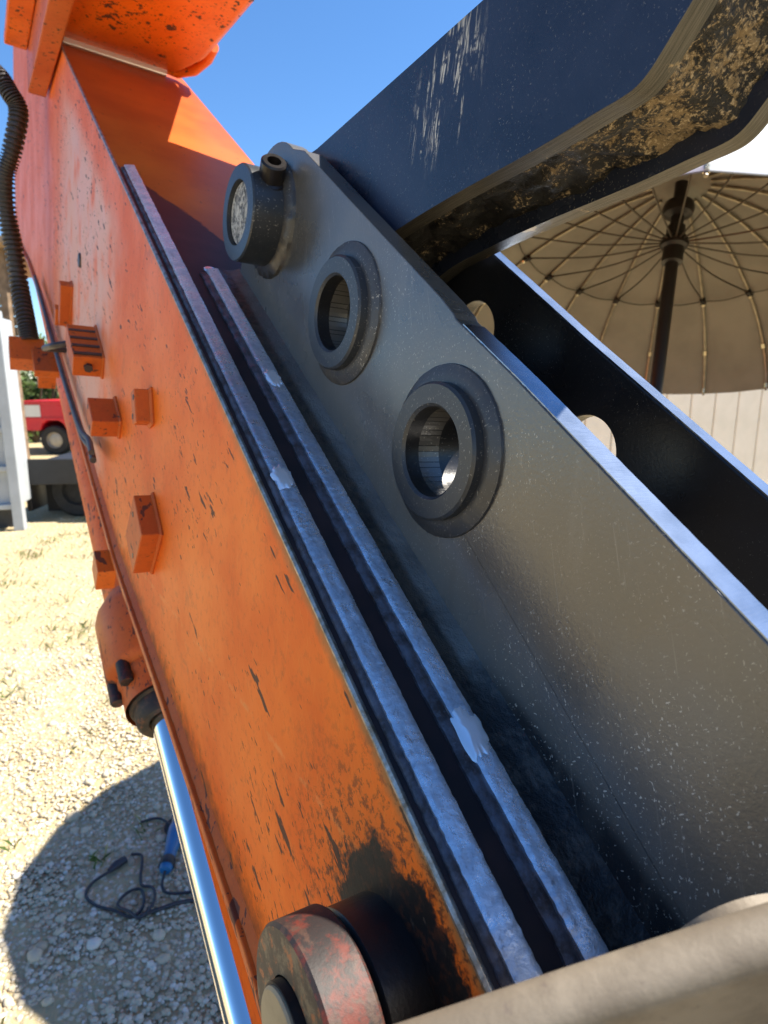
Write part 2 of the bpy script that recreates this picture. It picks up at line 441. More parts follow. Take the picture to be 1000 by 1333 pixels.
for y in ys:
    for x in xs:
        near = abs(x) < 10 and -1 < y < 14
        z = .018 * noise.noise((x * 1.3, y * 1.3, 0)) + .010 * noise.noise((x * 4, y * 4, 3)) if near else 0
        gv.append((x, y, z))
nx = len(xs)
for j in range(len(ys) - 1):
    for i in range(nx - 1): gf.append((j * nx + i, j * nx + i + 1, (j + 1) * nx + i + 1, (j + 1) * nx + i))
g = obj('ground', gv, gf, M_GROUND, smooth=True); g['kind'] = 'structure'

# loose gravel: one mass of real stones
def gravel():
    ico = bmesh.new(); bmesh.ops.create_icosphere(ico, subdivisions=1, radius=1)
    bv = np.array([v.co[:] for v in ico.verts]); bf = np.array([[v.index for v in f.verts] for f in ico.faces]); ico.free()
    n1, n2 = 26000, 9000
    y = np.concatenate([1.0 + 2.6 * rng.random(n1) ** 1.1, 3.4 + 5.0 * rng.random(n2)])
    span = np.concatenate([np.full(n1, 1.0), np.full(n2, 1.0)])
    x = -(.05 + rng.random(n1 + n2) * (.30 + .62 * y)) * 1.0 - .02 * y
    big = rng.random(n1 + n2)
    s = .0045 + .006 * rng.random(n1 + n2) ** 2 + np.where(big > .965, .008 * rng.random(n1 + n2), 0) + np.where(big > .9965, .008, 0)
    n = n1 + n2
    sc3 = np.stack([s * (.8 + .5 * rng.random(n)), s * (.8 + .5 * rng.random(n)), s * (.5 + .3 * rng.random(n))], 1)
    a = rng.random(n) * 6.283
    vv = bv[None] * (1 + .28 * (rng.random((n, len(bv), 1)) - .5)) * sc3[:, None]
    X = vv[..., 0] * np.cos(a)[:, None] - vv[..., 1] * np.sin(a)[:, None]; Y = vv[..., 0] * np.sin(a)[:, None] + vv[..., 1] * np.cos(a)[:, None]
    gz = np.array([.018 * noise.noise((p * 1.3, q * 1.3, 0)) + .010 * noise.noise((p * 4, q * 4, 3)) for p, q in zip(x, y)])
    P = np.stack([X + x[:, None], Y + y[:, None], vv[..., 2] + (gz + s * .18)[:, None]], -1).reshape(-1, 3)
    Fc = (bf[None] + (np.arange(n) * len(bv))[:, None, None]).reshape(-1, 3)
    me = bpy.data.meshes.new('gravel'); me.vertices.add(len(P)); me.vertices.foreach_set('co', P.ravel())
    me.loops.add(len(Fc) * 3); me.loops.foreach_set('vertex_index', Fc.ravel())
    me.polygons.add(len(Fc)); me.polygons.foreach_set('loop_start', np.arange(len(Fc)) * 3); me.polygons.foreach_set('loop_total', np.full(len(Fc), 3))
    me.update()
    at = me.attributes.new('tone', 'FLOAT', 'POINT'); at.data.foreach_set('value', np.repeat(rng.random(n), len(bv)).astype('f'))
    t = MT('loose_limestone', .9, spec=.25); tone = t.attr('tone')
    c = t.mix(t.ramp(tone, 0, .6), (.38, .31, .21), (.54, .46, .32)); c = t.mix(t.ramp(tone, .72, 1), c, (.66, .61, .50))
    t.color(c); t.bump(t.noise(250, 3), .3, .002); me.materials.append(t.m)
    o = bpy.data.objects.new('gravel', me); COL.objects.link(o); o['kind'] = 'stuff'
    tag(o, 'loose pale limestone gravel strewn over the yard', 'gravel')
gravel()
def tufts():
    t = MT('grass_blade', .6); t.color(t.mix(t.ramp(t.attr('tone'), .35, .75), (.07, .12, .02), (.42, .35, .15))); vs, fs, tn = [], [], []
    spots = [(-4.05 + .35, 5.35, 60, .16)] + [(-rng.uniform(.7, 3.6), rng.uniform(2.3, 8.5), int(rng.integers(4, 22)), .13) for _ in range(220)]
    spots += [(-.98, 1.83, 10, .05), (-.87, 1.98, 8, .05), (-.98, 1.25, 12, .05), (-1.45, 2.0, 10, .06), (-1.3, 1.9, 8, .05)]
    for x, y, n, r in spots:
        for _ in range(n):
            a = rng.uniform(0, 6.28); d = rng.uniform(0, r); px, py = x + d * cos(a), y + d * sin(a); h = rng.uniform(.02, .06); b = rng.uniform(0, 6.28); l = rng.uniform(.01, .05)
            o = len(vs); w_ = .0025; vs += [(px - w_, py, 0), (px + w_, py, 0), (px + l * .4 * cos(b), py + l * .4 * sin(b), h * .7), (px + l * cos(b), py + l * sin(b), h)]
            fs += [(o, o + 1, o + 2), (o + 2, o + 1, o + 3)]; tn += [rng.random()] * 4
    o = obj('grass', vs, fs, t.m); o.data.attributes.new('tone', 'FLOAT', 'POINT').data.foreach_set('value', np.array(tn, 'f'))
    o['kind'] = 'stuff'; tag(o, 'sparse short grass tufts scattered through the gravel', 'grass')
tufts()

# ================================================================== EXCAVATOR ARM
stick = empty('excavator_stick', STICK, 'worn orange excavator arm with welded charcoal bracket, running diagonally through the photo', 'excavator arm')
BOT = [(-.40, -.30), (.134, -.384), (.457, -.473), (.886, -.600), (1.546, -.710), (2.43, -.868), (3.18, -1.045), (3.7, -1.20), (4.4, -1.33)]
UE = 2.75
side_poly = [(-.40, -.003), (UE, -.003), (4.4, -.40)] + [(a, b) for a, b in reversed(BOT)]
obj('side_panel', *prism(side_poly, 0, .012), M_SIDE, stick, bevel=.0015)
obj('side_panel', *prism(side_poly, .318, .330), M_OR, stick, bevel=.0015)['label'] = 'sunlit far side of the orange arm'
obj('top_plate', *box(-.40, UE, .0015, .3285, -.014, .0), M_TOP, stick)
# bottom flange following the tapering lower edge
fl_poly = [(a, b - .001) for a, b in BOT] + [(a, b - .015) for a, b in reversed(BOT)]
obj('bottom_flange', *prism(fl_poly, -.014, .344), M_ORD, stick, bevel=.002)
# seam weld where side panel and flange meet
def seam(u, i):
    b = lerp_tab(BOT, u); k = .008 + .0012 * noise.noise((u * 70, 0, 0))
    return [(.001, b - .0005), (-k, b - .0005), (-k * .45, b + k * .55), (.001, b + k * 1.1)]
obj('seam_weld', *extrude_profile(seam, -.1, 2.6, 260), M_ORD, stick, smooth=True)
# worn bright corner line along the top of the side panel
def lip(u, i):
    k = .0032 + .0008 * noise.noise((u * 40, 1, 0))
    k *= .7
    return [(-.0010, -.0030), (-.0014, -.0008 + k * .2), (.0004, k * .8), (.0022, k * .7), (.0036, .0003), (.0036, -.003)]
obj('corner_weld', *extrude_profile(lip, -.25, 2.2, 500), M_LIP, stick, smooth=True)
# far hole-like marks: drain plug and weld tab high on the panel
obj('plug', *lathe([(0, -.004), (.016, -.004), (.018, 0)], (1.62, 0, -.335), (0, 1, 0), 20), M_PIPE, stick, smooth=True)

# flattened weld bars on the top face
def bar_fn(v0, v1, hgt, seed):
    def fn(u, i):
        a = .0005 * noise.noise((u * 55, seed, 0)) + .0006 * noise.noise((u * 210, seed, 5)); b = .0005 * noise.noise((u * 50, seed + 9, 0)) + .0005 * noise.noise((u * 190, seed, 9))
        h = hgt + .0006 * noise.noise((u * 30, seed + 3, 0)); pts = [(v0 + a - .0004, -.002)]
        for k in range(8):
            q = k / 7; vv = v0 + a + (v1 + b - v0 - a) * q
            pts.append((vv, h * (.76 + .36 * q) + .0003 * noise.noise((u * 90, q * 3, seed)) + .00025 * noise.noise((u * 260, q * 5, seed)) - (.0007 if k in (0, 7) else 0)))
        pts.append((v1 + b + .0004, -.002)); return pts
    return fn
def foot_fn(v0, v1, hgt, seed):
    def fn(u, i):
        a = .0011 * noise.noise((u * 48, seed, 0)) + .0007 * noise.noise((u * 160, seed, 5)); h = hgt * (1 + .35 * noise.noise((u * 60, seed + 3, 0)))
        return [(v0 + a, -.002), (v0 + a + .0004, h * .45), (v0 + .35 * (v1 - v0) + a, h * .85 + .0005 * noise.noise((u * 120, 1, seed))), (v0 + .7 * (v1 - v0), h), (v1 + .001, h * .8), (v1 + .001, -.002)]
    return fn
obj('weld_bar', *extrude_profile(bar_fn(.0135, .0303, .0080, 1), -.10, 1.255, 1000), M_BAR, stick, smooth=True, angle=28)
obj('weld_bar', *extrude_profile(bar_fn(.0617, .0775, .0090, 2), -.10, .865, 800), M_BAR, stick, smooth=True, angle=28)
obj('heat_tinted_weld', *extrude_profile(foot_fn(.0078, .0137, .0040, 11), -.10, 1.25, 700), M_PURPLE, stick, smooth=True, angle=50)
obj('heat_tinted_weld', *extrude_profile(foot_fn(.0515, .0619, .0048, 12), -.10, .86, 600), M_PURPLE, stick, smooth=True, angle=50)
# thin spatter ridges beside the bars
def ridge(v, r, seed):
    def fn(u, i):
        k = r * (1 + .5 * noise.noise((u * 90, seed, 0))); c = v + .0007 * noise.noise((u * 45, seed, 2))
        return [(c - k, -.001), (c - k * .5, k * .8), (c + k * .5, k * .8), (c + k, -.001)]
    return fn
obj('spatter_ridge', *extrude_profile(ridge(.0327, .0015, 5), -.08, 1.10, 500), M_LIP, stick, smooth=True)
obj('spatter_ridge', *extrude_profile(ridge(.0822, .0023, 6), -.08, .86, 600), M_RIDGE, stick, smooth=True)
# bright ground spots where the weld was stopped
def patch(u, v, ru, rv, bar, seed):
    v0, v1, h = bar; n = 40; vs, fs = [], []
    def top(vv, e): 
        q = min(max((vv - v0) / (v1 - v0), -.25), 1.15); return h * (.76 + .36 * q) + e - (.004 * max(0, -q) * 4 if q < 0 else 0)
    vs.append((u, v, top(v, .0009)))
    for q, e in ((.45, .0009), (.8, .0007), (1.0, -.0008)):
        for k in range(n):
            t = 2 * pi * k / n; rr = q * (1 + .30 * noise.noise((cos(t) * 2.3, sin(t) * 2.3, seed)) + .22 * noise.noise((cos(t) * 7, sin(t) * 7, seed)))
            vv = v + rv * rr * sin(t); vs.append((u + ru * rr * cos(t), vv, top(vv, e + .0002 * noise.noise((k, q * 9, seed)))))
    for k in range(n):
        k2 = (k + 1) % n; fs.append((0, 1 + k, 1 + k2))
        for r in (0, 1): fs.append((1 + r * n + k, 1 + (r + 1) * n + k, 1 + (r + 1) * n + k2, 1 + r * n + k2))
    return vs, fs
BAR1, BAR2 = (.0135, .0303, .0080), (.0617, .0775, .0090)
for a in [(.585, .0695, .020, .0080, BAR2, 1), (.412, .0215, .019, .0095, BAR1, 2), (.133, .0675, .022, .0115, BAR2, 3), (.872, .0690, .010, .0085, (.06, .08, .004), 4)]:
    obj('ground_spot', *patch(*a), M_GRIND, stick, smooth=True, angle=60)
# fillet between top plate and bracket
def fil(u, i):
    r1 = .0018 * noise.noise((u * 30, 8, 0)); r2 = .0022 * noise.noise((u * 26, 9, 0))
    pts = [(.0835 + r1 * .5, -.002), (.0842 + r1 * .5, .0016)]
    for k in range(1, 7):
        q = k / 7; s_ = sin(q * pi) * .0035
        pts.append((.0842 + r1 * .5 + (.1150 - .0842 - r1 * .5) * q, .0016 + (.0045 + r2 * .5) * q ** 1.4 - s_ * .5 + .0008 * noise.noise((u * 90, q * 4, 3))))
    pts += [(.1155, .0068 + r2 * .5), (.120, -.002)]; return pts
obj('weld_fillet', *extrude_profile(fil, -.25, .885, 700), M_FIL, stick, smooth=True, angle=60)

# ---- bracket plates
B1, B2, BP = (.3294, .1040), (.5545, .1094), (.8003, .1103)
HR = .0376
def plate_outline():
    pts = [(-.36, .0), (.876, .0), (.893, .10)]
    for k in range(0, 13):
        t = radians(-5 + k * 8.5); pts.append((.802 + .0905 * cos(t), .110 + .0905 * sin(t)))
    pts += [(.757, .2085), (.60, .2045), (.415, .2005), (.392, .1985), (.386, .1965), (.30, .1975), (.08, .1945), (-.36, .190)]
    return pts
VB = .1142
def far_outline(): return [(-.36, 0), (.876, 0), (.893, .10), (.88, .15), (.85, .180), (.80, .195), (.60, .196), (.40, .190), (.15, .187), (-.36, .184)]
p1 = obj('bracket_plate', *prism(plate_outline(), VB, .1385, [circ(*B1, HR), circ(*B2, HR)]), M_BLK, stick, bevel=.0016)
p1['label'] = 'near bracket plate with two bushings and the pin collar'
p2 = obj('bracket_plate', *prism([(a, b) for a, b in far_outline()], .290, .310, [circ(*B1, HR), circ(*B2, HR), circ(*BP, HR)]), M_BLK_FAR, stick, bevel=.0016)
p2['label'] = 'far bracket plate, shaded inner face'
# bare flame-cut top edges
def cut_edge(v0, v1, dz, ua, ub, parent, outline):
    tab = sorted([(a, b) for a, b in outline() if b > .1835])
    def fn(u, i):
        w = lerp_tab(tab, u) + dz; j = .0005 * noise.noise((u * 120, v0, 0))
        return [(v0 + .0012, w - .002), (v0 + .0010 + j, w + .0011), (v1 - .0010 + j, w + .0011), (v1 - .0012, w - .002)]
    return obj('cut_edge', *extrude_profile(fn, ua, ub, 160), M_EDGE, parent)
cut_edge(VB, .1385, 0, -.3, .376, p1, plate_outline)
cut_edge(.290, .310, 0, -.3, .74, p2, far_outline)
def boss(c, h, parent):
    ring = obj('weld_ring', *lathe([(.0735, 0.001), (.0725, -.0022), (.0665, -.0050), (.0600, -.0062), (.0570, -.0062)], (c[0], VB, c[1]), (0, 1, 0), 120, False, .0007), M_BOSSW, parent, smooth=True)
    R = .0578
    b = obj('bushing', *lathe([(R, .0), (R, -h + .0022), (R - .0022, -h), (HR + .0025, -h), (HR, -h + .0025), (HR, .058), (R - .004, .058), (R - .004, .0245)], (c[0], VB, c[1]), (0, 1, 0), 80), None, parent, smooth=True, angle=35, mats=[M_BOSS, M_BLK_FAR])
    for poly in b.data.polygons:
        q = poly.center; rad = sqrt((q.x - c[0]) ** 2 + (q.z - c[1]) ** 2)
        if rad < HR + .001: poly.material_index = 1
    return b
boss(B1, .0160, p1); boss(B2, .0160, p1)

# ---- removable pin in the third boss
ob = obj('weld_ring', *lathe([(.0720, 0.001), (.0705, -.004), (.063, -.0085), (.0560, -.0095)], (BP[0], VB, BP[1]), (0, 1, 0), 120, False, .002), M_BOSSW, p1, smooth=True)
obj('pin_collar', *lathe([(.0570, 0), (.0570, -.046), (.0555, -.0480), (.0385, -.0485), (.0380, -.0425), (.0375, .02)], (BP[0], VB, BP[1]), (0, 1, 0), 80), None, p1, smooth=True, angle=35,
    mats=[M_BOSS, M_PINRIM]) 
col_o = p1.children[-1]
for poly in col_o.data.polygons:
    if abs(poly.normal.y) > .8 and poly.center.y < VB - .04: poly.material_index = 1
def bolt(c, d, L):
    return lathe([(0, L - .010), (.0080, L - .010), (.0085, L), (.0135, L), (.0155, L - .002), (.0155, .004), (.0185, .002), (.0190, -.006)], c, d, 28)
bo = obj('set_bolt', *bolt((BP[0] - .016, VB - .0200, BP[1] + .050), (-.30, -.18, 1), .026), M_SOCK, p1, smooth=True)
pin = empty('pivot_pin', STICK @ Matrix.Translation((BP[0], .2, BP[1])), 'thick steel pivot pin with a chalky flecked end inside the black bracket collar', 'pin')
obj('shaft', *lathe([(0, -.1290), (.0360, -.1290), (.0372, -.1278), (.0372, .115), (0, .115)], (0, 0, 0), (0, 1, 0), 48), M_CORE, pin, smooth=True)

# ---- pin boss at the near end of the side panel
PC = (.032, -.115)
obj('greasy_boss', *lathe([(.0570, .002), (.0570, -.030), (.054, -.033), (0, -.033)], (PC[0], 0, PC[1]), (0, 1, 0), 64), M_GREASE, stick, smooth=True)
link_pin = empty('linkage_pin', STICK @ Matrix.Translation((PC[0], 0, PC[1])), 'big rusty red collar on a pin at the bottom, greasy black behind it', 'pin collar')
cl = obj('collar', *lathe([(.0605, -.036), (.0620, -.038), (.0620, -.068), (.0600, -.0705), (.0330, -.0705), (.0325, -.060)], (0, 0, 0), (0, 1, 0), 72), None, link_pin, smooth=True, angle=35, mats=[M_COLLAR, M_COLFACE])
for poly in cl.data.polygons:
    if abs(poly.normal.y) > .8: poly.material_index = 1
obj('pin_end', *lathe([(0, -.0795), (.0285, -.0795), (.0300, -.078), (.0300, -.03)], (0, 0, 0), (0, 1, 0), 48), M_PINEND, link_pin, smooth=True, angle=35)
obj('pin_ring', *lathe([(.0300, -.0765), (.0318, -.0765), (.0322, -.064)], (0, 0, 0), (0, 1, 0), 48), M_SOCK, link_pin, smooth=True, angle=35)

# ---- clamp blocks and tabs on the side panel
def rbox(uc, wc, lu, lw, prot, rot, name, bevel=.002, base=0.0):
    v, f = box(-lu / 2, lu / 2, -prot, .0005, -lw / 2, lw / 2); c, s = cos(rot), sin(rot)
    o = obj(name, [(uc + a * c - b * s, y + base, wc + a * s + b * c) for a, y, b in v], f, M_ORD, stick, bevel=bevel)
    cs = [(-lu / 2, -lw / 2), (lu / 2, -lw / 2), (lu / 2, lw / 2), (-lu / 2, lw / 2), (-lu / 2, -lw / 2)]; pth = []
    for (a0, b0), (a1, b1) in zip(cs, cs[1:]):
        for k in range(8):
            a = a0 + (a1 - a0) * k / 8; b = b0 + (b1 - b0) * k / 8; pth.append((uc + a * c - b * s, base - .001, wc + a * s + b * c))
    pth.append(pth[0])
    if name == 'mounting_block':
        for q in (-.26, .26):
            a, b = lu * q, lw * q; obj('bolt_hole', *lathe([(0, -.0006), (.0042, -.0006), (.0050, .0008)], (uc + a * c - b * s, -prot, wc + a * s + b * c), (0, 1, 0), 14), M_GREASE, o)
    if base == 0: obj('weld_bead', *tube(pth, .004, 6, rad=[.0045 + .0012 * noise.noise((i * .9, uc * 9, 0)) for i in range(len(pth))]), M_ORD, o, smooth=True)
    return o
rbox(.700, -.352, .075, .100, .030, .15, 'mounting_block')
rbox(.812, -.196, .050, .024, .026, .75, 'mounting_block')
rbox(1.030, -.372, .070, .036, .050, .05, 'mounting_block')
cb = rbox(1.270, -.375, .125, .045, .058, .02, 'hose_clamp')
for k in range(4):
    obj('clamp_groove', *box(1.215 + k * .030, 1.223 + k * .030, -.056, -.004, -.3545, -.3505), M_PIPE, cb)
obj('clamp_bolt', *lathe([(0, -.008), (.009, -.008), (.009, 0)], (1.2065, -.030, -.375), (1, 0, 0), 6), M_PIPE, cb)
rbox(1.735, -.51, .030, .115, .030, .0, 'mounting_tab')
rbox(1.84, -.60, .03, .05, .03, .0, 'mounting_tab')
for dv, dw, r in ((-.020, .030, .0065), (-.024, .050, .006)):
    path = spline([(u, dv - (.012 if .98 < u < 1.1 else 0), lerp_tab(BOT, u) + dw + e) for u, e in ((1.06, .10), (1.18, .06), (1.32, .02), (1.7, 0), (2.1, 0), (2.6, .01))], 10)
    obj('hydraulic_line', *tube(path, r, 10), M_PIPE, stick, smooth=True)
gp = spline([(1.52, -.012, -.50), (1.53, -.06, -.52), (1.62, -.07, -.58), (1.70, -.06, -.63), (1.72, -.012, -.64)], 8)
obj('grab_loop', *tube(gp, .008, 8), M_PIPE, stick, smooth=True)
# angle tab below the flange
rbox(.905, -.655, .055, .060, .035, .1, 'mounting_tab', base=-.005)
rbox(2.02, -.885, .14, .07, .05, .05, 'mounting_tab', base=-.010)

# ================================================================== THUMB
thumb = empty('excavator_thumb', STICK, 'navy black steel excavator thumb with muddy hollow underside, reaching up to the right', 'excavator thumb')
TB = [(.66, .075), (.617, .150), (.5617, .2047), (.5011, .2569), (.4195, .3225), (.3790, .3575), (.3640, .3700), (.3555, .3790), (.3510, .3900), (.3485, .4082), (.3460, .4300), (.340, .50), (.318, .58), (.27, .66), (.18, .74), (.05, .80)]
TT = [(-.02, .93), (.12, .80), (.30, .62), (.558, .3925), (.797, .2060), (.868, .160), (.885, .105), (.865, .060), (.81, .030), (.73, .030)]
TBs = [(q.x, q.z) for q in spline([Vector((a, 0, b)) for a, b in TB], 5)]
tp = TBs + TT
for v0, v1, lb in ((.147, .166, 'navy outer side of the thumb'), (.262, .281, None)):
    o = obj('side_plate', *prism(tp, v0, v1, [circ(*BP, .0385)]), None, thumb, bevel=.0015, mats=[M_NAVY, M_TEDGE])
    for poly in o.data.polygons:
        if abs(poly.normal.y) < .5: poly.material_index = 1
    if lb: o['label'] = lb
def off(pts, d):
    out = []
    for i, p in enumerate(pts):
        a = Vector(pts[max(i - 1, 0)]); b = Vector(pts[min(i + 1, len(pts) - 1)]); t = (b - a).normalized(); n_ = Vector((-t.y, t.x))
        if n_.dot(Vector((.55, .30)) - Vector(p)) < 0: n_ = -n_
        out.append(Vector(p) + n_ * d)
    return out
tbs = [Vector((a, 0, b)) for a, b in TB]; tbs = [(q.x, q.z) for q in spline(tbs, 16)]
wo = off(tbs, .024)
vs, fs = [], []; NW = 40
for i, p in enumerate(wo):
    for k in range(NW + 1):
        q = k / NW; lump = .008 * (abs(2 * q - 1) ** 2) + .008 * noise.noise((p.x * 22, q * 3, p.y * 22)) + .005 * noise.noise((p.x * 70, q * 8, p.y * 70)) + .002 * noise.noise((p.x * 190, q * 20, p.y * 190))
        d = (Vector(tbs[i]) - p).normalized() * lump
        vs.append((p.x + d.x, .1655 + .097 * q, p.y + d.y))
for i in range(len(wo) - 1):
    for k in range(NW): fs.append((i * (NW + 1) + k, i * (NW + 1) + k + 1, (i + 1) * (NW + 1) + k + 1, (i + 1) * (NW + 1) + k))
obj('muddy_web', vs, fs, M_MUD, thumb, smooth=True, angle=80)
tto = off([(.12, .80), (.30, .62), (.558, .3925), (.74, .25)], .02)
vs = [(p.x, v_, p.y) for p in tto for v_ in (.1655, .2625)]
obj('top_web', vs, [(2 * i, 2 * i + 1, 2 * i + 3, 2 * i + 2) for i in range(3)], M_NAVY, thumb)

# ================================================================== BOOM
boom = empty('excavator_boom', STICK, 'orange excavator boom end with worn underside, overhead at the top left corner', 'excavator boom')
BD = Vector((.876, 0, -.482)).normalized(); BN = Vector((.482, 0, .876)).normalized(); BO = Vector((2.20, 0, .004))
def bp(a, v, n): q = BO - BD * a + BN * n; return (q.x, v, q.z)      # a metres back towards the machine
def boom_box(a0, a1, v0, v1, n0, n1):
    vs = [bp(a, v_, n_) for a in (a0, a1) for v_ in (v0, v1) for n_ in (n0, n1)]; return vs, box(0, 1, 0, 1, 0, 1)[1]
def boom_shell():
    rows = [(.02, .004, .30), (.06, .0, .322), (.12, .0, .334), (.16, .0, .345), (.25, .0, .345), (.40, .0, .345), (.84, .0, .345)]
    vs, fs = [], []
    for a, v0, v1 in rows:
        vs += [bp(a, v0, 0), bp(a, v1 - .02, 0), bp(a, v1, .018 if a > .1 else .03), bp(a, v1, .5), bp(a, v0, .5)]
    for i in range(len(rows) - 1):
        for k in range(5): fs.append((i * 5 + k, i * 5 + (k + 1) % 5, (i + 1) * 5 + (k + 1) % 5, (i + 1) * 5 + k))
    fs += [(0, 1, 2, 3, 4), tuple(len(vs) - 5 + k for k in (4, 3, 2, 1, 0))]
    return vs, fs
obj('boom_body', *boom_shell(), M_OR, boom, bevel=.006)
obj('end_lip', *tube([bp(.015, .26, .012), bp(.02, .30, .006), bp(.07, .335, .008), bp(.14, .352, .020), bp(.20, .350, .030)], .014, 10), M_OR, boom, smooth=True)
obj('seam_strip', *boom_box(.0, .032, .004, .27, -.014, .010), M_GRIND, boom, bevel=.003)
obj('fork_plate', *boom_box(-.34, .95, -.055, -.006, -.050, .62), M_ORD, boom, bevel=.004)
obj('fork_flange', *boom_box(-.30, .90, -.115, -.056, .05, .075), M_OR, boom, bevel=.004)
def added_shade_neck():  # unseen widened neck, added to shade the arm top and darken bar reflections
    rows = [(1.62, .33, .0, .345, .45), (1.60, .47, -.06, .60, .60), (1.58, .56, -.10, .60, .58), (1.50, .62, -.12, .55, .50), (1.56, .85, .14, .54, .40), (1.56, 2.1, .14, .54, .40)]
    vs, fs = [], []
    for u_, w_, v0, v1, d_ in rows: vs += [(u_, v0, w_), (u_, v1, w_), (u_ - d_, v1, w_ + .08), (u_ - d_, v0, w_ + .08)]
    for i in range(len(rows) - 1):
        for k in range(4): fs.append((i * 4 + k, i * 4 + (k + 1) % 4, (i + 1) * 4 + (k + 1) % 4, (i + 1) * 4 + k))
    fs += [(0, 1, 2, 3), tuple(len(vs) - 4 + k for k in (3, 2, 1, 0))]; return vs, fs
obj('added_shade_neck', *added_shade_neck(), M_BLK_FAR, boom, bevel=.006)['label'] = 'unseen dark boom neck added to shade the arm'
obj('boss_ring', *lathe([(.0, -.03), (.09, -.03), (.10, -.02), (.10, .02)], bp(.35, -.060, .20), (0, 1, 0), 40), M_OR, boom, smooth=True)

# ================================================================== CYLINDER
cyl = empty('hydraulic_cylinder', STICK, 'orange hydraulic cylinder with polished chrome rod, running under the arm', 'hydraulic cylinder')
def cax(u): return Vector((u, .08, -.785 - .1 * u))
ca = (cax(2) - cax(0)).normalized()
CO = cax(.695)
obj('chrome_rod', *lathe([(.0, -1.25), (.0360, -1.25), (.0360, .02), (0, .02)], CO, ca, 64), M_CHROME, cyl, smooth=True)
obj('barrel', *lathe([(.072, .20), (.072, 2.4), (0, 2.4)], CO, ca, 48), M_OR, cyl, smooth=True)
gl = obj('gland', *lathe([(.078, .00), (.078, .050), (.083, .058), (.083, .075), (.098, .085), (.102, .095), (.102, .245), (.097, .265), (.078, .30), (.072, .31)], CO, ca, 56), M_ORD, cyl, smooth=True, angle=35)
obj('wiper_ring', *lathe([(.0365, -.030), (.040, -.040), (.056, -.042), (.062, -.034), (.064, -.004), (.070, .0), (.072, .02)], CO, ca, 48), M_WIPER, cyl, smooth=True, angle=35)
aa = ca.orthogonal().normalized(); ab = ca.cross(aa)
for k in range(8):
    t = 2 * pi * k / 8 + .2; c = CO + (aa * cos(t) + ab * sin(t)) * .087 + ca * .066
    obj('gland_bolt', *lathe([(0, -.030), (.013, -.030), (.0145, -.026), (.0145, .02)], c, ca, 12), M_COLLAR, gl, smooth=True, angle=35)
obj('chipped_band', *patch(0, 0, .05, .02, 0, 3), M_PIPE, gl) if False else None

# ================================================================== CONDUIT HOSE
hose_pts = [(2.86, -.22, -.22), (2.62, -.135, -.205), (2.55, -.100, -.235), (2.52, -.078, -.275), (2.46, -.100, -.375), (2.44, -.120, -.450), (2.40, -.120, -.550), (2.34, -.105, -.640), (2.26, -.092, -.740), (2.14, -.082, -.790), (2.08, -.075, -.830)]
hp = spline(hose_pts, 60); hr = [.0245 + .0042 * (1 if (i // 4) % 2 else -1) for i in range(len(hp))]
hs = empty('conduit_hose', STICK, 'black corrugated conduit hose hanging down the left edge beside the arm', 'hose')
obj('corrugated_sleeve', *tube(hp, .04, 18, rad=hr), M_HOSE, hs, smooth=True, angle=60)
ce = Vector(hose_pts[-1])
hc = rbox(2.05, -.860, .09, .060, .10, .35, 'hose_bracket', base=-.035)
obj('bracket_arm', *box(1.90, 2.03, -.075, -.005, -.850, -.825), M_ORD, stick, bevel=.004)

# ================================================================== FOREGROUND LINK
LA = Vector((.0193, .1626, 1.3988)); LB = Vector((.1235, .1695, 1.4322))
e1 = (LB - LA).normalized(); e2 = Vector((.05, .35, -.93)); e2 = (e2 - e1 * e2.dot(e1)).normalized(); e3 = e1.cross(e2)
if e3.y < 0: e3 = -e3
lk = empty('bucket_link', Matrix(((e1.x, e3.x, -e2.x, LA.x), (e1.y, e3.y, -e2.y, LA.y), (e1.z, e3.z, -e2.z, LA.z), (0, 0, 0, 1))),
           'dusty tan steel link close to the lens in the bottom right corner', 'bucket link')
def link_fn(u, i):
    j = .0015 * noise.noise((u * 14, 2, 0)) + .0008 * sin(u * 30); R = .009
    j -= .0430
    pts = [(.0, -.30), (0, -R + j)] + [(R * (1 - cos(t)), -R + R * sin(t) + j) for t in (.3, .6, .9, 1.2, 1.57)]
    pts += [(.012 + R * sin(t), -R + R * cos(t) + j) for t in (0.2, .6, 1.0, 1.4)] + [(.021, -.30)]
    return pts
obj('link_plate', *extrude_profile(link_fn, -.16, .34, 60), M_DUST, lk, smooth=True)
obj('link_boss', *lathe([(0, 0), (.028, 0), (.0325, .0015), (.034, .006), (.034, .03), (0, .03)], lk.matrix_world.inverted() @ Vector((.1669, .2166, 1.3385)), (0, 1, 0), 56), M_DUST, lk, smooth=True, angle=50)

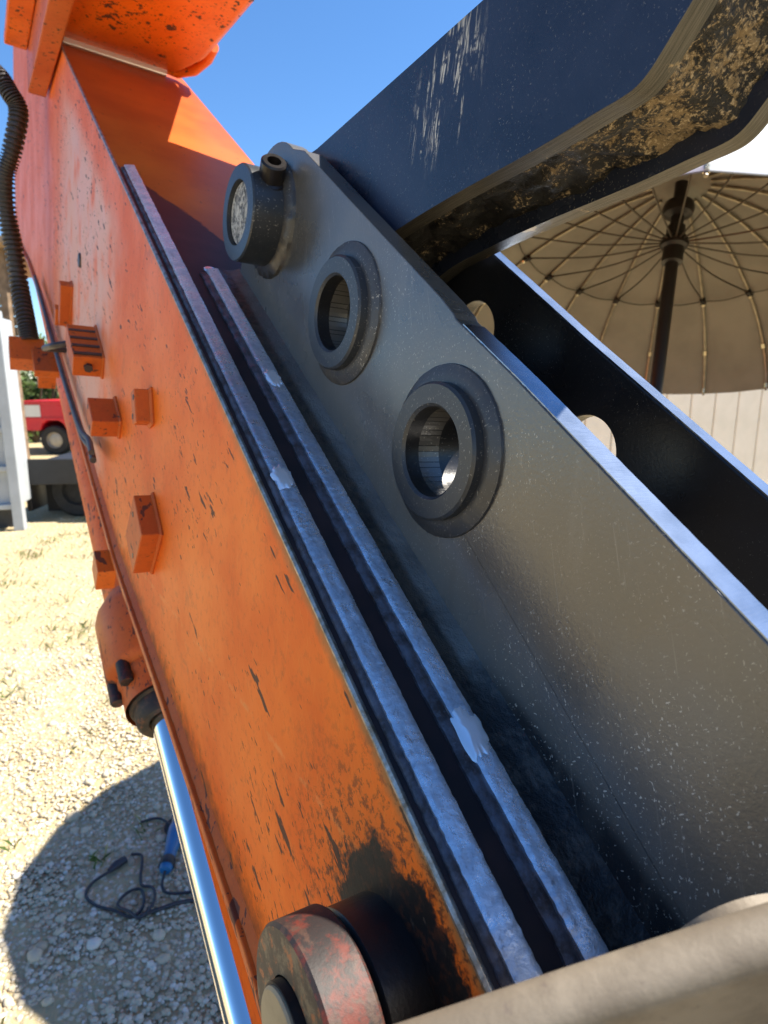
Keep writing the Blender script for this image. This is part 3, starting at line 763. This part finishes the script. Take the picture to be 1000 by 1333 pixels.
# ================================================================== PARASOLS
def cloth(name, c, var=.15):
    t = MT(name, .85, spec=.2); t.color(t.mix(t.ramp(t.noise(6, 4), .35, .7), c, tuple(x * (1 - var) for x in c)))
    wv = t.noise(1, 2, .5, t.mapping((400, 400, 400))); t.bump(t.math('ADD', wv, t.noise(25, 4)), .2, .001); return t.m
M_CO = cloth('silver_canopy', (.72, .75, .77), .06); M_CI = cloth('taupe_lining', (.195, .188, .162), .18)
M_RIB = simple('bronze_rib', (.30, .265, .195), .35, .6, .3, 30, .05)
M_BRASS = simple('brass_ferrule', (.58, .52, .36), .28, .9, .2, 30, .05)
M_POLE = simple('dark_pole', (.013, .011, .010), .4, .3, .3, 20, .05)
M_STR = simple('stretcher_wire', (.060, .050, .038), .42, .5, .3, 30, .05)
def parasol(center, nrm, R, H, N, plen, label, spin=0.0, apex_extra=.05, runner=.55):
    nrm = Vector(nrm).normalized(); a = Vector((1, 0, 0)); a = (a - nrm * a.dot(nrm)).normalized(); b = nrm.cross(a)
    mt = Matrix(((a.x, b.x, nrm.x, center[0]), (a.y, b.y, nrm.y, center[1]), (a.z, b.z, nrm.z, center[2]), (0, 0, 0, 1)))
    root = empty('parasol', mt, label, 'parasol')
    def prof(q):   # q 0 apex .. 1 rim
        return R * sin(q * pi / 2 * .92) / sin(pi / 2 * .92), H * (1 - q ** 1.75)
    K = 10; TH = .004
    for k in range(N):
        t0 = spin + 2 * pi * k / N; t1 = spin + 2 * pi * (k + 1) / N; vs, fs, mi = [], [], []
        for layer in (0, 1):
            for i in range(K + 1):
                r, z = prof(.015 + .985 * i / K); z -= TH * layer
                p0 = Vector((r * cos(t0), r * sin(t0), z)); p1 = Vector((r * cos(t1), r * sin(t1), z)); mid = (p0 + p1) / 2
                mid.z -= .004 * i / K + .012 * (i / K) ** 6 * 0
                vs += [p0, mid, p1]
        n1 = (K + 1) * 3
        for layer in (0, 1):
            for i in range(K):
                for j in (0, 1):
                    o = layer * n1 + i * 3 + j; fs.append((o, o + 1, o + 4, o + 3)); mi.append(layer)
        o = K * 3
        for j in (0, 1): fs.append((o + j, o + j + 1, n1 + o + j + 1, n1 + o + j)); mi.append(1)
        obj('canopy_panel', vs, fs, None, root, smooth=True, mats=[M_CO, M_CI], midx=mi, angle=70)
    rz = H * runner
    for k in range(N):
        t = spin + 2 * pi * k / N; d = Vector((cos(t), sin(t), 0)); pts = []
        for i in range(1, 13):
            r, z = prof(i / 12); pts.append(d * (r * .995) + Vector((0, 0, z - .012)))
        rb = obj('rib', *tube(pts, .0055, 6), M_RIB, root, smooth=True)
        for q in (.54, .78, .965):
            r, z = prof(q); r2, z2 = prof(q + .02); p = d * r * .995 + Vector((0, 0, z - .013)); p2 = d * r2 * .995 + Vector((0, 0, z2 - .013))
            obj('ferrule', *tube([p, p2], .0085, 8), M_BRASS, rb, smooth=True)
        r, z = prof(.53)
        st = spline([Vector((0, 0, rz)) + d * .03, d * (r * .5) + Vector((0, 0, rz * .5 + z * .5 - .03)), d * r + Vector((0, 0, z - .018))], 6)
        obj('stretcher', *tube(st, .0032, 5), M_STR, root, smooth=True)
        jn = [d * (r - .012) + Vector((0, 0, z - .016)), d * (r + .016) + Vector((0, 0, z - .022))]
        obj('joint', *tube(jn, .011, 8), M_POLE, rb, smooth=True)
        # brace wires running from rib to neighbouring rib
        r3, z3 = prof(.53); t2 = t + 2 * pi / N; w1 = d * r3 + Vector((0, 0, z3 - .02)); w2 = Vector((cos(t2), sin(t2), 0)) * r3 + Vector((0, 0, z3 - .02))
        obj('tie_wire', *tube(spline([w1, (w1 + w2) / 2 + Vector((0, 0, -.012)), w2], 4), .0022, 5), M_STR, rb, smooth=True)
    obj('pole', *tube([(0, 0, H + apex_extra), (0, 0, -plen)], .0215, 20), M_POLE, root, smooth=True)
    obj('runner_hub', *lathe([(.022, -.075), (.034, -.07), (.034, -.02), (.044, -.012), (.047, .0), (.044, .014), (.032, .022), (.030, .06), (.022, .065)], (0, 0, rz), (0, 0, 1), 32), M_POLE, root, smooth=True, angle=35)
    obj('crown_hub', *lathe([(.022, -.06), (.046, -.05), (.052, -.03), (.046, -.01), (.022, .0)], (0, 0, H - .07), (0, 0, 1), 32), M_POLE, root, smooth=True, angle=35)
    return root
parasol((.955, 2.206, 1.812), (.16, .285, .94), .78, .50, 20, 1.90, 'open taupe lined parasol with brass ribs behind the black bracket plates')

# ================================================================== BUILDING BEHIND
def build_building():
    t = MT('cream_siding', .6); t.color(t.mix(t.ramp(t.noise(3, 4), .35, .7), (.80, .72, .60), (.72, .65, .53))); cream = t.m
    cx, cy = 3.0, 6.6; th = radians(20)
    mt = Matrix.Translation((cx, cy, 0)) @ Matrix.Rotation(th, 4, 'Z')
    root = empty('metal_building', mt, 'cream building with vertical ribbed siding below the parasol', 'building')
    obj('wall', *box(-2.06, 9, .06, 4, 0, 3.0), cream, root)
    vv, ff = box(-.16, .16, .0, .055, .06, 2.95); me = None
    for k in range(33):
        x = -1.9 + k * .335
        if me is None: o = obj('siding_panel', vv, ff, cream, root, bevel=.012); me = o.data; o.location = (x, 0, 0)
        else:
            o = bpy.data.objects.new('siding_panel', me); COL.objects.link(o); o.parent = root; o.location = (x, 0, 0)
            b = o.modifiers.new('bevel', 'BEVEL'); b.width = .012; b.segments = 2
    obj('roof', *box(-2.3, 9.3, -.3, 4.4, 3.0, 3.12), simple('roof_sheet', (.45, .45, .45), .5), root, bevel=.02)
build_building()

# ================================================================== LEFT BACKGROUND
def container():
    wht = simple('chalky_grey_paint', (.40, .43, .45), .5, 0, .18, 3, .1)
    root = empty('steel_container', Matrix.Translation((-4.00, 6.75, 0)) @ Matrix.Rotation(radians(14), 4, 'Z'), 'pale grey ribbed steel container at the left edge', 'container')
    obj('box', *box(-4, -.02, .05, .45, .28, 2.28), wht, root, bevel=.01)
    for z in (.24, .66, 1.08, 1.50, 1.92, 2.22):
        obj('rib', *box(-4, 0.0, -.02, .07, z, z + .06), wht, root, bevel=.01)
    for x in (-.10, -1.2, -2.3, -3.4): obj('corner_post', *box(x, x + .11, -.045, .065, .0, 2.34), wht, root, bevel=.01)
    obj('skid', *box(-3.9, -.1, .2, .35, 0, .28), simple('skid_dark', (.05, .05, .05), .6), root)
container()
def wheel(root, x, y, r, wd, name='wheel', rim=None):
    ty = obj(name, *lathe([(r * .55, -wd / 2), (r * .9, -wd / 2), (r, -wd * .35), (r, wd * .35), (r * .9, wd / 2), (r * .55, wd / 2)], (x, y, r), (0, 1, 0), 32), M_TYRE, root, smooth=True)
    obj('rim', *lathe([(0, -wd * .35), (r * .2, -wd * .42), (r * .5, -wd * .25), (r * .57, -wd * .5), (r * .57, wd * .4)], (x, y, r), (0, 1, 0), 24), rim or M_RIM, ty, smooth=True)
M_TYRE = simple('tyre_rubber', (.03, .03, .03), .8, 0, .3, 20); M_RIM = simple('dusty_rim', (.45, .42, .36), .5, .4, .2, 10)
def trailer():
    blk = simple('black_trailer_paint', (.018, .018, .020), .5, 0, .4, 6)
    root = empty('flatbed_trailer', Matrix.Translation((-4.15, 7.2, 0)) @ Matrix.Rotation(radians(6), 4, 'Z'), 'low black flatbed trailer between the grey container and the arm', 'trailer')
    obj('deck', *box(.0, 3.2, 0, 1.7, .52, .68), blk, root, bevel=.01)
    obj('side_rail', *box(.0, 3.2, -.05, .0, .44, .74), blk, root, bevel=.008)
    obj('fender', *box(.85, 2.1, -.10, .28, .70, .76), blk, root, bevel=.01)
    for x in (.45, 1.15, 1.85): wheel(root, x, .30, .32, .22, rim=M_TYRE)
    obj('marker_light', *box(.78, .94, -.066, -.052, .50, .56), simple('red_lens', (.5, .03, .05), .3), root)
    obj('bumper', *box(-.06, .0, 0, 1.7, .12, .50), blk, root, bevel=.01)
    obj('mud_flap', *box(.05, 3.1, .30, .33, .06, .50), blk, root)
trailer()
def pickup():
    red = simple('red_truck_paint', (.62, .012, .030), .28, 0, .15, 2, 0); glass = simple('dark_glass', (.02, .025, .03), .08, 0, 0, 5, 0)
    root = empty('pickup_truck', Matrix.Translation((-8.15, 14.2, 0)), 'bright red truck parked far behind the arm', 'truck')
    wp = simple('white_truck_part', (.78, .78, .76), .4, 0, .1, 4, 0)
    body = [(0, .55), (.35, .55), (.42, .70), (.56, .80), (.74, .80), (.88, .70), (.95, .55), (3.0, .55), (3.0, 1.22), (0.0, 1.22)]
    obj('cargo_bed', *prism(body, 0, 1.8), red, root, bevel=.03)
    for z in (.78, 1.16): obj('bed_rail', *box(0, 3.0, -.03, .0, z, z + .06), red, root, bevel=.008)
    cabp = [(3.05, .5), (5.0, .5), (5.0, 1.05), (4.4, 1.2), (3.95, 1.85), (3.05, 1.85)]
    cb_ = obj('cab', *prism(cabp, 0.02, 1.78), red, root, bevel=.04)
    obj('window', *prism([(3.2, 1.25), (4.2, 1.25), (3.88, 1.75), (3.2, 1.75)], -.004, .03), glass, cb_)
    obj('sign_panel', *box(.06, .40, -.022, -.002, .86, 1.12), wp, root)
    obj('fuel_tank', *box(1.15, 2.4, .02, .4, .22, .54), wp, root, bevel=.05)
    for x in (.65, 3.9): wheel(root, x, .12, .33, .24)
    for x in (.65, 3.9): wheel(root, x, 1.68, .33, .24)
    obj('chassis', *box(.1, 4.9, .4, 1.4, .35, .56), M_TYRE, root)
pickup()
def foliage(name, base, rad, hgt, n, label, cat, leaf=.06):
    root = empty(name, Matrix.Translation(base), label, cat)
    t = MT(name + '_leaf', .55); tone = t.attr('tone'); t.color(t.mix(tone, (.035, .075, .015), (.12, .19, .04)))
    bark = simple(name + '_bark', (.10, .075, .05), .85, 0, .4, 20, .5)
    br = []
    for k in range(9):
        a = 6.28 * k / 9; br.append(tube(spline([(0, 0, 0), (rad * .3 * cos(a), rad * .3 * sin(a), hgt * .35), (rad * .65 * cos(a), rad * .65 * sin(a), hgt * rng.uniform(.6, .9))], 4), .03, 6, rad=[.05 * (1 - i / 10) + .008 for i in range(9)]))
    obj('trunk', *join(*br), bark, root, smooth=True)
    vs, fs, tn = [], [], []; cl_ = [(Vector((rng.uniform(-1, 1) * rad * .75, rng.uniform(-1, 1) * rad * .6, hgt * rng.uniform(.2, .95))), rng.uniform(.22, .45) * rad) for _ in range(22)]
    for _ in range(n):
        c, r = cl_[rng.integers(len(cl_))]; d = Vector(rng.normal(size=3)).normalized() * r * rng.random() ** .4; p = c + d
        if p.z < .05: p.z = .05
        a = Vector(rng.normal(size=3)).normalized(); b = a.orthogonal().normalized() * leaf * .35; a = a * leaf * rng.uniform(.6, 1.2); o = len(vs)
        vs += [p - a, p + b, p + a, p - b]; fs.append((o, o + 1, o + 2, o + 3)); tn += [rng.random()] * 4
    o = obj('crown', vs, fs, t.m, root); o.data.attributes.new('tone', 'FLOAT', 'POINT').data.foreach_set('value', np.array(tn, 'f'))
foliage('leafy_shrub', (-9.6, 17.2, 0), 1.5, 2.6, 9000, 'green leafy shrub showing above the red truck', 'shrub', .10)
def shed():
    tim = simple('weathered_timber', (.23, .155, .095), .8, 0, .4, 8, .3); root = empty('timber_shed', Matrix.Translation((-9.8, 12.4, 0)), 'brown open timber shed roof behind the hanging hose', 'shed')
    pan = simple('shed_boards', (.30, .22, .14), .8, 0, .3, 4, .3)
    for k in range(9): obj('board', *box(-3.2, 3.0, .0 + .0, .05, 2.30 + k * .19, 2.47 + k * .19), pan, root, bevel=.01)
    for x in (-2.6, -1.2, .2, 1.5, 2.6): obj('post', *box(x, x + .14, -.16, -.02, 0, 4.1), tim, root, bevel=.01)
    for i, (x0, x1) in enumerate(((-2.6, -1.1), (-1.1, .3), (.3, 1.6), (1.6, 2.7))):
        obj('brace', *tube([(x0, -.10, 2.2), (x1, -.10, 3.9)], .06, 6), tim, root)
        obj('brace', *tube([(x0, -.16, 3.9), (x1, -.16, 2.2)], .06, 6), tim, root)
    obj('roof', *box(-3.5, 3.3, -.6, 3.2, 4.05, 4.17), pan, root, bevel=.01)
shed()

# ================================================================== TOOLS ON THE GROUND
gd = empty('angle_grinder', Matrix.Translation((-.735, 1.90, .035)) @ Matrix.Rotation(radians(97), 4, 'Z'), 'small blue angle grinder lying on shaded gravel beside the chrome rod', 'grinder')
blue = simple('blue_tool_plastic', (.012, .13, .30), .4, 0, .2, 30, .1)
obj('body', *lathe([(0, -.145), (.016, -.142), (.022, -.13), (.020, -.06), (.027, .0), (.030, .05), (.026, .075), (0, .075)], (0, 0, 0), (1, 0, 0), 20), blue, gd, smooth=True)
obj('gear_head', *lathe([(0, .075), (.026, .078), (.028, .10), (.020, .125), (0, .128)], (0, 0, 0), (1, 0, 0), 16), simple('tool_alloy', (.30, .30, .30), .4, .8), gd, smooth=True)
obj('grip_band', *lathe([(.0235, -.128), (.026, -.12), (.026, -.10), (.0235, -.092)], (0, 0, 0), (1, 0, 0), 20), simple('tool_rubber', (.02, .02, .025), .6), gd, smooth=True)
obj('disc', *lathe([(0, -.026), (.057, -.026), (.057, -.023), (0, -.023)], (.105, 0, 0), (0, 0, 1), 32), simple('grinding_disc', (.05, .04, .035), .9), gd)
rubber = simple('cord_rubber', (.028, .028, .034), .5, 0, .3, 30, .1)
obj('cord', *tube(spline([(-.145, 0, 0), (-.19, 0, -.015), (-.215, -.03, -.022), (-.21, -.12, -.025), (-.18, -.25, -.025)], 8), .0045, 8), rubber, gd, smooth=True)
def gpt(x, y, z=.012): return (x, y, z)
cable = empty('power_cord', Matrix.Translation((-.80, 1.66, 0)), 'tangled black power cord with a plug on the shaded gravel', 'cord')
O_ = Vector((-.80, 1.66, 0))
pts = [(-.905, 1.775, .02), (-.945, 1.735, .013), (-.945, 1.685, .012), (-.895, 1.645, .012), (-.83, 1.625, .013), (-.765, 1.600, .014), (-.745, 1.640, .018), (-.775, 1.700, .018), (-.815, 1.690, .016), (-.825, 1.640, .018), (-.775, 1.610, .022), (-.735, 1.590, .022), (-.715, 1.650, .022), (-.74, 1.705, .020), (-.78, 1.72, .016), (-.80, 1.76, .013), (-.83, 1.85, .012), (-.87, 1.86, .012)]
obj('cable', *tube([Vector(p) - O_ for p in spline(pts, 8)], .0048, 8), rubber, cable, smooth=True)
pts2 = [(-.74, 1.60, .018), (-.70, 1.625, .014), (-.64, 1.655, .012), (-.56, 1.67, .012)]
obj('cable', *tube([Vector(p) - O_ for p in spline(pts2, 8)], .0062, 8), rubber, cable, smooth=True)
pts3 = [(-.90, 2.02, .012), (-.84, 2.04, .012), (-.78, 2.00, .012), (-.74, 1.96, .016)]
obj('cable', *tube([Vector(p) - O_ for p in spline(pts3, 8)], .0045, 8), rubber, cable, smooth=True)
obj('plug', *tube([Vector((-.91, 1.775, .02)) - O_, Vector((-.895, 1.80, .022)) - O_, Vector((-.875, 1.825, .022)) - O_], .014, 10, rad=[.009, .015, .013]), rubber, cable, smooth=True)
